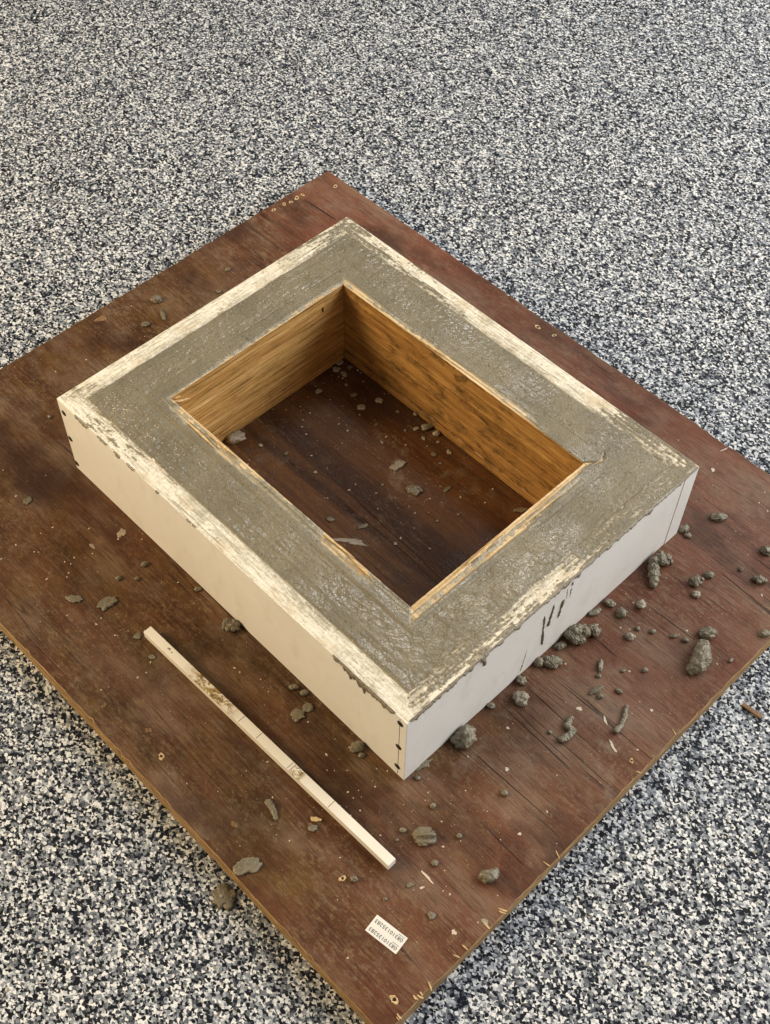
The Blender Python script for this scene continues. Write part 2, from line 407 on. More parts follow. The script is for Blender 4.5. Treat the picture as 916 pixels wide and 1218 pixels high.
# ---- lumps of concrete
def bumpy(me, amp, freq, seed, flat=True):
    off = Vector((seed * 3.1, seed * 1.7, seed * 0.9))
    nr = [v.normal.copy() for v in me.vertices]
    for v, n in zip(me.vertices, nr):
        q = v.co * freq + off
        d = mnoise.noise(q) + 0.7 * mnoise.noise(q * 2.3) + 0.5 * mnoise.noise(q * 5.1) + 0.3 * mnoise.noise(q * 10.3)
        v.co += n * (amp * d)
        if flat and v.co.z < 0: v.co.z *= 0.02
    me.update()
def ball_mesh(l, w, h, seed, kind='round', sub=4):
    rng = random.Random(seed)
    bm = bmesh.new(); bmesh.ops.create_icosphere(bm, subdivisions=sub, radius=1.0)
    off = Vector((rng.uniform(0, 50), rng.uniform(0, 50), rng.uniform(0, 50)))
    for v in bm.verts:
        q = v.co.copy()
        r = 0.94 + 0.36 * mnoise.noise(q * 1.2 + off) + 0.30 * abs(mnoise.noise(q * 2.2 + off)) + 0.14 * mnoise.noise(q * 4.6 + off) + 0.065 * mnoise.noise(q * 10 + off) + 0.03 * mnoise.noise(q * 21 + off)
        if kind == 'flat':
            r = 1 + 0.42 * mnoise.noise(Vector((q.x, q.y, 0)) * 1.5 + off) + 0.25 * mnoise.noise(Vector((q.x, q.y, 0)) * 3.5 + off) + 0.06 * mnoise.noise(q * 9 + off)
        zz = q.z * r
        if kind == 'flat':
            zz = (math.copysign(abs(zz) ** 0.5, zz)) * (1 + 0.25 * mnoise.noise(q * 4 + off))
        if kind == 'ridge':
            zz = zz * (0.55 + 0.8 * math.exp(-((q.y - 0.25 * q.x) / 0.28) ** 2))
        z = zz * h * 0.62 + h * 0.38
        v.co = (q.x * r * l / 2, q.y * r * w / 2, z if z > 0 else z * 0.03)
    return bm_mesh(bm)
def remeshed(parts, voxel, seed, amp, freq):
    """fuse (x,y,z,rx,ry,rz) ellipsoids into one skin"""
    bm = bmesh.new()
    for (x, y, z, rx, ry, rz) in parts:
        mt = Matrix.Translation((x, y, z)) @ Matrix.Diagonal((rx, ry, rz, 1))
        bmesh.ops.create_icosphere(bm, subdivisions=3, radius=1.0, matrix=mt)
    me = bm_mesh(bm)
    t = bpy.data.objects.new('tmp', me); COL.objects.link(t)
    md = t.modifiers.new('r', 'REMESH'); md.mode = 'VOXEL'; md.voxel_size = voxel
    sm = t.modifiers.new('s', 'SMOOTH'); sm.iterations = 4; sm.factor = 0.5
    dg = bpy.context.evaluated_depsgraph_get(); dg.update()
    out = bpy.data.meshes.new_from_object(t.evaluated_get(dg))
    bpy.data.objects.remove(t); bpy.data.meshes.remove(me)
    bumpy(out, amp, freq, seed)
    return out
def clump_mesh(l, w, h, seed):
    rng = random.Random(seed); P = []
    P.append((0, 0, h * 0.38, l * 0.36, w * 0.36, h * 0.5))
    for i in range(8):
        a = i * 0.785 + rng.uniform(-0.3, 0.3); k = rng.uniform(0.55, 0.72); r = rng.uniform(0.15, 0.25) * min(l, w) * 1.15
        P.append((math.cos(a) * l / 2 * k, math.sin(a) * w / 2 * k, rng.uniform(0.15, 0.6) * h, r, r * rng.uniform(0.8, 1.1), r * 0.85))
    return remeshed(P, max(0.0006, min(l, w) / 34), seed, min(l, w) * 0.055, 7.0 / min(l, w))
def path_mesh(pts, radii, seed, flat=0.8, step=0.35):
    P = []
    for (p, q, ra, rb) in zip(pts[:-1], pts[1:], radii[:-1], radii[1:]):
        n = max(2, int(math.dist(p, q) / (min(ra, rb) * step)) + 1)
        for i in range(n):
            t = i / n; r = ra + (rb - ra) * t
            P.append((p[0] + (q[0] - p[0]) * t, p[1] + (q[1] - p[1]) * t, r * flat * 0.75, r, r, r * flat))
    r = radii[-1]; P.append((*pts[-1], r * flat * 0.75, r, r, r * flat))
    return remeshed(P, max(0.0005, min(radii) / 6), seed, min(radii) * 0.26, 0.9 / min(radii))
def outline_mesh(pts, th):
    n = len(pts)
    V = [(x, y, 0) for x, y in pts] + [(x * 0.94, y * 0.94, th) for x, y in pts]
    F = [tuple(range(n, 2 * n))] + [(i, (i + 1) % n, n + (i + 1) % n, n + i) for i in range(n)]
    return mesh(V, F)
def splat(l, w, th, seed, n=18, rough=0.35):
    rng = random.Random(seed); P = []
    ph = rng.uniform(0, 9)
    for i in range(n):
        a = 2 * math.pi * i / n
        r = 1 + rough * (0.45 * math.sin(2 * a + ph) + 0.4 * math.sin(3 * a + 2.3 * ph) + 0.3 * math.sin(5 * a + ph * 1.7)) + rng.uniform(-rough, rough) * 0.3
        P.append((math.cos(a) * l / 2 * r, math.sin(a) * w / 2 * r))
    return outline_mesh(P, th)
LUMPS=[
  ('lump', 0.3201, 0.0362, 0.0353, 0.0282, 78.0, 'largest round concrete lump against the right face of the mould', 'lump') ,
  ('lump', 0.331, 0.0571, 0.0163, 0.0173, 46.0, 'knobbly concrete lump touching the right of the largest lump by the mould', 'lump') ,
  ('round', 0.3168, 0.0112, 0.0139, 0.0096, 68.0, 'small smooth concrete lump under the left side of the largest lump', 'lump') ,
  ('lump', 0.3258, -0.0129, 0.0276, 0.017, 68.0, 'broad knobbly concrete clump below the three dark drips', 'lump') ,
  ('round', 0.3143, -0.0242, 0.0129, 0.0129, 106.0, 'narrow concrete lump at the mould foot left of the broad knobbly clump', 'lump') ,
  ('lump', 0.3166, -0.0583, 0.0116, 0.0135, 123.0, 'small two-part concrete lump at the foot of the thin drip line', 'lump') ,
  ('round', 0.3318, -0.0765, 0.0191, 0.0161, 35.0, 'pale rounded concrete lump just below the thin drip line', 'lump') ,
  ('round', 0.3145, 0.0782, 0.0177, 0.0078, 74.0, 'flat oval concrete lump at the mould foot above the largest lump', 'lump') ,
  ('round', 0.3188, 0.102, 0.0143, 0.0096, 22.0, 'oval concrete lump away from the mould, upper of a joined pair', 'lump') ,
  ('lump', 0.3388, 0.1007, 0.0141, 0.0141, -13.0, 'knobbly concrete lump, lower of a joined pair right of the mould', 'lump') ,
  ('round', 0.3473, 0.1278, 0.013, 0.0113, 58.0, 'single pale pebble of concrete below the smeared clump', 'lump') ,
  ('round', 0.3669, 0.0826, 0.0121, 0.0093, 22.0, 'pale concrete pebble right of the largest lump', 'lump') ,
  ('round', 0.3663, 0.0988, 0.0067, 0.0061, 46.0, None, 'right') ,
  ('round', 0.3813, 0.1086, 0.0077, 0.0061, 46.0, None, 'right') ,
  ('round', 0.3322, 0.2055, 0.008, 0.0088, 46.0, None, 'right') ,
  ('lump', 0.3736, 0.2048, 0.02, 0.0156, 78.0, 'rough dark clump of concrete right of the mould, bigger of two side by side', 'lump') ,
  ('round', 0.3788, 0.2245, 0.0125, 0.01, 34.0, 'small dark concrete piece touching the rough clump on its right', 'lump') ,
  ('round', 0.3856, 0.1899, 0.0108, 0.0096, 46.0, 'flat pale concrete spot right under the rough dark clump', 'lump') ,
  ('lump', 0.3136, 0.2587, 0.0114, 0.0159, -4.0, 'small concrete lump squeezed under the right corner of the mould', 'lump') ,
  ('round', 0.3225, 0.2543, 0.0091, 0.008, 46.0, None, 'right') ,
  ('round', 0.3325, 0.3062, 0.0122, 0.021, -41.0, 'slim upright concrete lump on the board near its right corner', 'lump') ,
  ('round', 0.4069, 0.3073, 0.0131, 0.0135, 46.0, 'concrete lump cut off by the right edge of the picture', 'lump') ,
  ('lump', 0.4281, 0.2645, 0.0201, 0.0134, 34.0, 'dark knobbly concrete lump near the right edge of the picture', 'lump') ,
  ('round', 0.4777, 0.2054, 0.0143, 0.0088, 63.0, 'dark concrete lump at the right picture edge above the board edge', 'lump') ,
  ('round', 0.401, 0.2616, 0.006, 0.0055, 46.0, None, 'right') ,
  ('round', 0.4305, 0.1548, 0.0218, 0.0149, 57.0, 'smooth oval concrete lump above the large bent lump', 'lump') ,
  ('round', 0.4041, 0.1241, 0.0131, 0.0049, 63.0, 'thin rod-shaped concrete crumb left of the smooth oval lump', 'lump') ,
  ('round', 0.4171, 0.1281, 0.0068, 0.0085, 119.0, None, 'right') ,
  ('round', 0.4716, 0.1455, 0.0076, 0.0043, 86.0, None, 'right') ,
  ('round', 0.3683, 0.0255, 0.0185, 0.0059, 122.0, 'short upright stick of concrete below the largest lump', 'lump') ,
  ('round', 0.3756, 0.0137, 0.0065, 0.0048, 46.0, None, 'right') ,
  ('round', 0.3861, -0.0033, 0.0189, 0.0063, 76.0, 'rod-shaped concrete crumb with a round one below it', 'lump') ,
  ('round', 0.3946, -0.0058, 0.0074, 0.0066, 46.0, None, 'right') ,
  ('round', 0.4054, 0.0153, 0.0099, 0.0058, 17.0, None, 'right') ,
  ('round', 0.3913, 0.0402, 0.0069, 0.0037, 68.0, None, 'right') ,
  ('round', 0.4089, 0.0598, 0.0087, 0.0057, 57.0, None, 'right') ,
  ('round', 0.3844, -0.0838, 0.0054, 0.0046, 46.0, None, 'right') ,
  ('round', 0.3214, -0.1613, 0.0315, 0.0232, 107.0, 'rounded boulder-like concrete lump touching the mould near its front corner', 'lump') ,
  ('round', 0.3136, -0.1082, 0.0092, 0.0075, 46.0, None, 'right') ,
  ('flat', 0.3113, -0.2184, 0.0238, 0.007, 83.0, 'flat concrete sliver beside the foot of the front corner', 'lump') ,
  ('round', 0.3187, -0.2339, 0.0071, 0.0052, 46.0, None, 'right') ,
  ('round', 0.2437, -0.2583, 0.0179, 0.0125, 57.0, 'dark concrete lump at the foot of the left face near the front corner', 'lump') ,
  ('round', 0.2547, -0.2607, 0.0071, 0.0062, 46.0, None, 'left') ,
  ('ridge', 0.3729, -0.2778, 0.0273, 0.0205, 36.0, 'wedge-shaped concrete lump with a sharp ridge in front of the mould', 'lump') ,
  ('round', 0.4524, -0.2596, 0.0206, 0.0162, 66.0, 'angular concrete lump alone near the front right board edge', 'lump') ,
  ('round', 0.354, -0.2454, 0.007, 0.0067, 46.0, None, 'front') ,
  ('round', 0.3508, -0.2895, 0.0077, 0.0058, 46.0, None, 'front') ,
  ('round', 0.3983, -0.2497, 0.006, 0.0057, 46.0, None, 'front') ,
  ('round', 0.4014, -0.2909, 0.007, 0.0077, 115.0, None, 'front') ,
  ('round', 0.3537, -0.3658, 0.0084, 0.007, 46.0, None, 'front') ,
  ('flat', 0.4385, -0.3337, 0.008, 0.008, 46.0, None, 'front') ,
  ('flat', 0.4, -0.3267, 0.0082, 0.0055, 66.0, None, 'front') ,
  ('round', 0.3546, -0.3017, 0.0043, 0.0033, 46.0, None, 'front') ,
  ('round', 0.399, -0.177, 0.0079, 0.0077, 46.0, None, 'front') ,
  ('round', 0.3922, -0.3567, 0.005, 0.0038, 46.0, None, 'front') ,
  ('lump', 0.0224, -0.2592, 0.0238, 0.0176, 24.0, 'dark flattened concrete clump under the middle of the left face', 'lump') ,
  ('round', 0.1359, -0.2588, 0.0111, 0.0085, 46.0, 'left one of two concrete crumbs between stick and mould', 'lump') ,
  ('round', 0.1505, -0.2546, 0.0101, 0.0076, 46.0, 'right one of two concrete crumbs between stick and mould', 'lump') ,
  ('flat', 0.1664, -0.2794, 0.0168, 0.015, 79.0, 'lower left leaf-shaped concrete flake of a touching pair beside the stick', 'flake') ,
  ('flat', 0.1672, -0.2644, 0.0128, 0.012, 46.0, 'upper right concrete flake of a touching pair beside the stick', 'flake') ,
  ('flat', 0.2803, -0.3589, 0.0111, 0.0077, 46.0, 'thin concrete flake just left of the front half of the stick', 'flake') ,
  ('flat', -0.1431, -0.3728, 0.0214, 0.0109, 35.0, 'left one of two thin concrete flakes on the left of the board', 'flake') ,
  ('flat', -0.1099, -0.3469, 0.0243, 0.0149, 77.0, 'right one of two thin concrete flakes left of the stick end', 'flake') ,
  ('round', -0.124, -0.2782, 0.0099, 0.0076, 83.0, None, 'left') ,
  ('round', -0.1295, -0.3148, 0.008, 0.0063, 95.0, None, 'left') ,
  ('round', -0.1133, -0.2977, 0.0068, 0.0054, 46.0, None, 'left') ,
  ('round', -0.0488, -0.2538, 0.0087, 0.0063, 46.0, None, 'left') ,
  ('flat', -0.3088, -0.3267, 0.0135, 0.0082, 98.0, None, 'left') ,
  ('flat', -0.0466, -0.3482, 0.0091, 0.0083, 46.0, None, 'left') ,
  ('flat', -0.0115, -0.3537, 0.009, 0.0069, 46.0, None, 'left') ,
  ('round', -0.4078, -0.2226, 0.0053, 0.0052, 46.0, None, 'left') ,
  ('flat', 0.2637, -0.4379, 0.0285, 0.018, 67.0, 'leaf-shaped olive concrete patty on the front left board edge', 'patty') ,
  ('round', -0.4871, 0.0239, 0.016, 0.0131, 26.0, 'roundest of three concrete crumbs behind the mould', 'lump') ,
  ('round', -0.4553, 0.0115, 0.024, 0.0064, -24.0, 'rod-shaped one of three concrete crumbs behind the mould', 'lump') ,
  ('round', -0.4579, -0.0189, 0.0124, 0.0088, 54.0, 'flattest of three concrete crumbs behind the mould', 'lump') ,
  ('round', -0.4647, 0.1418, 0.0083, 0.0078, 47.0, None, 'behind') ,
  ('round', -0.4377, 0.1022, 0.007, 0.0061, 47.0, None, 'behind') ,
  ('round', -0.2011, -0.0628, 0.0266, 0.0163, 66.0, 'largest pale concrete lump inside the opening, against the left wall', 'lump') ,
  ('flat', -0.1257, 0.1, 0.0117, 0.0108, 46.0, 'smooth pale concrete chip in the opening, left one of two near its far corner', 'chip') ,
  ('flat', -0.1178, 0.1263, 0.0106, 0.011, 121.0, 'pale concrete chip in the opening, right one of two near its far corner', 'chip') ,
  ('flat', -0.0175, 0.0649, 0.0224, 0.0133, 88.0, 'mottled pale concrete flake in the middle of the opening', 'flake') ,
  ('flat', 0.0267, 0.0518, 0.0205, 0.0179, 22.0, 'brown-grey concrete flake right below the middle of the opening', 'flake') ,
  ('flat', 0.0556, 0.0842, 0.0139, 0.0051, 92.0, 'thin concrete sliver in the opening right of the brown-grey flake', 'flake') ,
  ('flat', 0.0217, -0.0398, 0.0165, 0.0066, 65.0, 'slim concrete sliver in the opening above the white smear', 'flake') ,
  ('flat', -0.0145, -0.0611, 0.0113, 0.0079, 22.0, None, 'hole') ,
  ('flat', 0.1463, 0.1294, 0.0189, 0.0068, 53.0, 'flat concrete flake in the right corner of the opening', 'flake') ,
  ('round', -0.0374, 0.1401, 0.0096, 0.0162, -34.0, 'upright concrete crumb at the foot of the right inner wall', 'lump') ,
  ('round', -0.0204, 0.1408, 0.0096, 0.0089, 46.0, None, 'hole') ,
  ('round', -0.065, 0.1448, 0.0065, 0.0065, 46.0, None, 'hole') ,
  ('flat', -0.2019, 0.1228, 0.01, 0.011, 73.0, None, 'hole') ,
  ('flat', -0.2132, 0.1203, 0.0075, 0.0063, 73.0, None, 'hole') ,
  ('flat', -0.1886, 0.1251, 0.0062, 0.011, 73.0, None, 'hole') ,
  ('flat', -0.1923, 0.14, 0.0087, 0.0063, 73.0, None, 'hole') ,
  ('flat', -0.2081, 0.1351, 0.0113, 0.0079, 73.0, None, 'hole') ,
  ('flat', -0.1499, 0.1083, 0.0098, 0.0076, 72.0, None, 'hole') ,
  ('flat', -0.1885, 0.0768, 0.011, 0.0077, 73.0, None, 'hole') ,
  ('flat', -0.0857, 0.1309, 0.0049, 0.006, 72.0, None, 'hole') ,
  ('flat', -0.0466, 0.1281, 0.0097, 0.0058, 72.0, None, 'hole') ,
  ('flat', -0.0548, 0.1151, 0.0048, 0.0044, 72.0, None, 'hole') ,
  ('flat', -0.062, 0.0773, 0.0036, 0.0072, 72.0, None, 'hole') ,
  ('flat', -0.0893, 0.094, 0.006, 0.0044, 72.0, None, 'hole') ,
  ('flat', -0.0268, 0.1229, 0.0048, 0.0072, 71.0, None, 'hole') ,
  ('flat', 0.0023, 0.1129, 0.0071, 0.0071, 71.0, None, 'hole') ,
  ('flat', 0.0133, 0.1309, 0.006, 0.0085, 71.0, None, 'hole') ,
  ('flat', 0.0187, 0.1092, 0.0047, 0.0042, 71.0, None, 'hole') ,
  ('flat', -0.0092, 0.1328, 0.0048, 0.0043, 71.0, None, 'hole') ,
  ('flat', -0.1361, -0.0305, 0.0058, 0.0043, 72.0, None, 'hole') ,
  ('flat', -0.1706, -0.0456, 0.0058, 0.0058, 72.0, None, 'hole') ,
  ('flat', -0.1648, 0.0255, 0.0048, 0.0045, 72.0, None, 'hole') ,
  ('flat', -0.171, 0.1136, 0.0049, 0.0046, 73.0, None, 'hole') ,
  ('flat', -0.0084, 0.0271, 0.0046, 0.0041, 71.0, None, 'hole') ,
  ('flat', -0.0854, -0.0231, 0.0057, 0.0042, 72.0, None, 'hole') ,
  ('flat', 0.0829, 0.0373, 0.0057, 0.0039, 70.0, None, 'hole') ,
  ('flat', 0.0709, -0.0272, 0.0056, 0.0051, 70.0, None, 'hole') ,
  ('flat', 0.0942, 0.0648, 0.0046, 0.0039, 70.0, None, 'hole') ,
]

# ================================================================== SETTING
fl = link('floor', mesh([(-4, -4, 0), (4, -4, 0), (4, 4, 0), (-4, 4, 0)], [(0, 1, 2, 3)]), M['floor'])
tag(fl, kind='structure')

# ================================================================== PLYWOOD BOARD
board = empty('plywood_board', (0, 0, 0), BAN)
tag(board, 'large worn red-brown plywood board lying on the speckled floor', 'board')
def board_ply(name, z0, z1, ins, jit, seed, mats, parent):
    rng = random.Random(seed); P = []
    x0, x1, y0, y1 = BX0 + ins, BX1 - ins, BY0 + ins, BY1 - ins
    def run(p, q, st):
        n = max(2, int(math.dist(p, q) / st)); drift = 0.0
        nx, ny = (q[1] - p[1]), -(q[0] - p[0]); L = math.hypot(nx, ny); nx /= L; ny /= L
        for i in range(n):
            t = i / n
            drift = drift * 0.8 + rng.uniform(-1, 1) * jit * 0.6
            d = 0.0 if i == 0 else min(drift, jit * 0.4)
            if i and rng.random() < 0.05: d -= rng.uniform(0.5, 1.6) * jit
            P.append((p[0] + (q[0] - p[0]) * t + nx * d, p[1] + (q[1] - p[1]) * t + ny * d))
    run((x0, y0), (x1, y0), 0.006); run((x1, y0), (x1, y1), 0.006); run((x1, y1), (x0, y1), 0.006); run((x0, y1), (x0, y0), 0.006)
    n = len(P); c = 0.0011 if len(mats) > 1 else 0.0006
    cx = (x0 + x1) / 2; cy = (y0 + y1) / 2
    def inn(p): return (cx + (p[0] - cx) * (1 - c / 0.5), cy + (p[1] - cy) * (1 - c / 0.43))
    V = [(x, y, z0) for x, y in P] + [(x, y, z1 - c) for x, y in P] + [(*inn(p), z1) for p in P]
    F = [(i, (i + 1) % n, n + (i + 1) % n, n + i) for i in range(n)] + [(n + i, n + (i + 1) % n, 2 * n + (i + 1) % n, 2 * n + i) for i in range(n)]
    F.append(tuple(range(2 * n, 3 * n))); F.append(tuple(range(n - 1, -1, -1)))
    me = mesh(V, F)
    o = link(name, me, mats, parent)
    if len(mats) > 1:
        for p in me.polygons: p.material_index = 0 if p.normal.z > 0.96 else 1
    return o
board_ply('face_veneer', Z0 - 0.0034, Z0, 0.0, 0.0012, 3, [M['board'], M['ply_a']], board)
for k in range(4):
    z1 = Z0 - 0.00345 - k * 0.0061
    board_ply('ply_layer', max(0.0004, z1 - 0.00605), z1, (0.0007, 0.0001, 0.0006, 0.0003)[k], 0.0004, 4 + k, [M['ply_b'] if k % 2 == 0 else M['ply_a']], board)

def unrot(x, y):
    c, s = math.cos(-BAN), math.sin(-BAN); return (c * x - s * y, s * x + c * y)
def torn_ring(ri, ro, th, seed):
    rng = random.Random(seed); n = 16; V = []; F = []
    for i in range(n):
        a = 2 * math.pi * i / n
        el = 1 + 0.22 * math.cos(2 * a)
        o = ro * el * rng.uniform(0.82, 1.25); k = ri * rng.uniform(0.85, 1.1)
        c, s = math.cos(a), math.sin(a)
        V += [(c * o, s * o, 0), (c * (o * 0.6 + k * 0.4), s * (o * 0.6 + k * 0.4), th * rng.uniform(0.6, 1.3)), (c * k, s * k, th * 0.2)]
    for i in range(n):
        j = (i + 1) % n
        F += [(3 * i, 3 * j, 3 * j + 1, 3 * i + 1), (3 * i + 1, 3 * j + 1, 3 * j + 2, 3 * i + 2)]
    return mesh(V, F)
for i, (x, y, r, dk) in enumerate([(0.4727, -0.4216, 5.5, 0), (0.3445, -0.3739, 4.2, 0), (0.0978, -0.4255, 4.6, 0), (0.0623, -0.416, 4.6, 1), (0.0007, -0.4335, 4, 1),
        (0.218, -0.4183, 4.5, 1), (-0.5203, 0.283, 4.2, 0), (-0.5195, 0.3044, 4.2, 0), (-0.516, 0.3155, 3.8, 0), (-0.5171, 0.329, 5.0, 0), (-0.516, 0.3406, 3.6, 0),
        (-0.4957, 0.3931, 4.4, 0), (-0.0616, 0.3943, 5.0, 0), (-0.0337, 0.3989, 3.6, 0), (0.4722, -0.043, 3.4, 0)]):
    x, y = unrot(x, y); r *= 0.00078
    h = link('screw_hole', torn_ring(r * 0.5, r, 0.0008, 40 + i), M['brown'] if dk else M['pale'], board, (x, y, Z0 + 0.0002), i * 1.3)
    link('hole_bottom', mesh([(math.cos(a * 0.7854) * r * 0.55, math.sin(a * 0.7854) * r * 0.55, 0.0001) for a in range(8)], [tuple(range(8))]), M['black'] if i not in (3, 4, 5) else M['ply_b'], h)
for i, (x, y, l, w, a) in enumerate([(0.4461, -0.0445, 19, 4.0, -20), (0.3877, -0.0356, 10, 5, 30), (0.4187, -0.0253, 12, 4.0, -30), (0.406, -0.3072, 25, 3.0, -2), (0.4827, -0.2979, 12, 6, 0),
        (0.4674, -0.3291, 7, 6, 40), (0.4107, -0.3196, 6, 3.5, 60), (0.4425, -0.1997, 4, 5, 0), (-0.1835, -0.2694, 12, 16, 50), (-0.1921, -0.3088, 13, 5, -5),
        (0.2678, 0.4057, 14, 2.4, 75), (0.2786, 0.3658, 6, 8, 30), (0.3467, -0.1145, 4, 4, 0), (0.3809, -0.1532, 5, 6, 0), (0.4478, 0.024, 4, 5, 0)]):
    x, y = unrot(x, y)
    link('paint_fleck', splat(l * 0.00085, w * 0.00085, 0.0003, 60 + i), M['conc_pale'] if i in (4, 8, 9) else M['paint'], board, (x, y, Z0 + 0.0002), math.radians(a))
link('cement_smear', splat(0.034, 0.010, 0.0003, 90, 26, 0.5), M['conc_pale'], board, (*unrot(0.0295, -0.065), Z0 + 0.0002), math.radians(35))
for i, (x0, y0, x1, y1, wd) in enumerate([(-0.5042, 0.3354, -0.435, 0.3388, 2.6), (0.32, -0.098, 0.43, -0.101, 1.0), (0.325, -0.058, 0.385, -0.060, 1.2), (0.335, -0.166, 0.45, -0.163, 0.9), (0.33, 0.052, 0.372, 0.050, 1.2),
        (0.36, 0.135, 0.43, 0.137, 0.9), (0.40, 0.29, 0.48, 0.288, 1.1), (0.10, -0.03, 0.20, -0.032, 1.0), (-0.02, -0.09, 0.12, -0.094, 0.9), (0.40, -0.22, 0.47, -0.223, 0.9)]):
    (u0, v0), (u1, v1) = unrot(x0, y0), unrot(x1, y1)
    link('split', splat(math.dist((u0, v0), (u1, v1)), wd * 0.001, 0.0001, 150 + i, 40, 0.12), M['black'], board, ((u0 + u1) / 2, (v0 + v1) / 2, Z0 + 0.00015), math.atan2(v1 - v0, u1 - u0))
rng = random.Random(11)
for i in range(15):
    if i < 11: x, y, a = BX1 - rng.uniform(0.002, 0.007), BY0 + 0.02 + rng.uniform(0, 0.16) ** 1.0, rng.uniform(-0.5, 0.5)
    else: x, y, a = BX1 - rng.uniform(0.002, 0.007), rng.uniform(-0.25, 0.35), rng.uniform(-0.5, 0.5)
    link('edge_chip', splat(rng.uniform(0.004, 0.010), rng.uniform(0.0010, 0.0026), 0.0004, 100 + i, 12), M['pale'], board, (x, y, Z0 + 0.0002), a)
link('edge_chip', splat(0.022, 0.009, 0.0006, 130, 14, 0.4), M['brown'], board, (*unrot(-0.5124, -0.0585), Z0 + 0.0002), 1.2)

# ================================================================== MOULD
mould = empty('mould_frame', (0, 0, Z0))
tag(mould, 'white melamine frame of four boards round the wet concrete', 'mould')
def panel(x0, x1, y0, y1, raw):
    me = box_mesh(x0, x1, y0, y1, 0.0004, HZ, 0.0008)
    o = link('side_panel', me, [M['mel'], raw], mould)
    set_top_slot(me); return o
near = panel(-A2, A2, -B2, -B2 + T, M['raw_x'])
far = panel(-A2, A2, B2 - T, B2, M['raw_x'])
left = panel(-A2, -A2 + T, -B2 + T + 0.0003, B2 - T - 0.0003, M['raw_y'])
right = panel(A2 - T - 0.0002, A2 - 0.0006, -B2 + T + 0.0003, B2 - T - 0.0003, M['raw_y'])
# countersunk screws in the long front panel
def screw_mesh():
    bm = bmesh.new()
    V = []
    for r, d in ((0.0044, 0.0), (0.0041, 0.0006), (0.0022, 0.0009), (0.0, 0.0010)):
        V.append([bm.verts.new((r * math.cos(k * 0.5236), -d, r * math.sin(k * 0.5236))) for k in range(12)] if r else [bm.verts.new((0, -d, 0))])
    for a, b in zip(V[:-2], V[1:-1]):
        for k in range(12): bm.faces.new((a[k], a[(k + 1) % 12], b[(k + 1) % 12], b[k]))
    for k in range(12): bm.faces.new((V[-2][k], V[-2][(k + 1) % 12], V[-1][0]))
    bmesh.ops.recalc_face_normals(bm, faces=bm.faces)
    return bm_mesh(bm)
sm = screw_mesh(); xm = box_mesh(-0.0021, 0.0021, -0.00125, -0.0007, -0.0004, 0.0004)
for i, (x, z) in enumerate([(0.3003, 0.127), (0.2995, 0.071), (0.299, 0.0215), (-0.3005, 0.119), (-0.3035, 0.066), (-0.3055, 0.0135)]):
    s_ = link('screw', sm, M['steel'], near, (x, -B2 - 0.0001, z))
    for a in (0.4, 0.4 + math.pi / 2):
        q = link('slot', xm, M['black'], s_); q.rotation_euler = (0, a + i, 0)
link('pencil_line', box_mesh(0.2993, 0.3000, -B2 - 0.0002, -B2 + 0.001, 0.004, HZ - 0.002), M['pencil'], near)
# ================================================================== INNER BOX
inner = empty('inner_box', (0, 0, Z0))
tag(inner, 'bare brown plywood inner box around the central opening', 'inner form')
LT = TI / 3
def inner_panel(axis, s0, s1, c_in, sgn, face_mat, top_mat, seed):
    root = None
    for k in range(3):
        ca, cb = c_in + sgn * LT * k, c_in + sgn * (LT * (k + 1) - 0.0003)
        me = prism_along(axis, s0, s1, min(ca, cb), max(ca, cb), 0.0005, HZ + (0.0, -0.0007, -0.0002)[k], 90, 0.0007, seed + k)
        o = link('inner_panel' if k == 0 else 'ply_layer', me, [face_mat, top_mat], inner if k == 0 else root)
        for p in me.polygons:
            if p.normal.z > 0.5: p.material_index = 1
        if k == 0: root = o
    return root
inner_panel('x', IX0 - TI, IX1 + TI, IY0, -1, M['wood_x2'], M['spl_x'], 200)
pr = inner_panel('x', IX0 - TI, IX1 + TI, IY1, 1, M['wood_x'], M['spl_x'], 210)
pl = inner_panel('y', IY0 - 0.0002, IY1 - 0.0002, IX0, -1, M['wood_y'], M['spl_y'], 220)
inner_panel('y', IY0 + 0.0002, IY1 - 0.0002, IX1, 1, M['wood_y'], M['spl_y'], 230)
link('base_strip', prism_along('y', IY0 + 0.001, IY1 - 0.0045, IX0 + 0.0002, IX0 + 0.0028, 0.0006, 0.0165, 60, 0.0008, 240), [M['wood_y']], pl)
link('base_strip', prism_along('x', IX0 + 0.001, IX1 - 0.001, IY1 - 0.003, IY1 - 0.0002, 0.0006, 0.014, 60, 0.0012, 250), [M['wood_x']], pr)
# torn splinters at the left corner of the opening and at the worn front edge
for i, (x, y, z, l, rz, ry) in enumerate([(IX0 + 0.004, IY0 + 0.008, HZ - 0.010, 0.016, 1.2, 0.3), (IX0 + 0.003, IY0 + 0.014, HZ - 0.014, 0.020, 1.4, 0.2), (IX0 + 0.002, IY0 + 0.006, HZ - 0.004, 0.012, 1.0, -0.2),
        (0.095, IY0 - 0.002, HZ + 0.0008, 0.046, 0.05, 0.02), (0.135, IY0 - 0.004, HZ + 0.001, 0.034, -0.06, -0.02), (-0.11, IY0 - 0.003, HZ + 0.0006, 0.05, 0.03, 0.0),
        (-0.14, IY0 - 0.011, HZ + 0.0006, 0.06, -0.02, 0.0), (IX1 + 0.004, -0.03, HZ + 0.0008, 0.07, 1.6, 0.0), (IX1 + 0.012, 0.06, HZ + 0.0008, 0.06, 1.56, 0.0), (-0.05, IY1 + 0.003, HZ + 0.0006, 0.04, 0.03, 0)]):
    s_ = link('splinter', splat(l, 0.0028, 0.0010, 300 + i, 14, 0.3), M['pale'], inner, (x, y, z))
    s_.rotation_euler = (0, ry, rz)
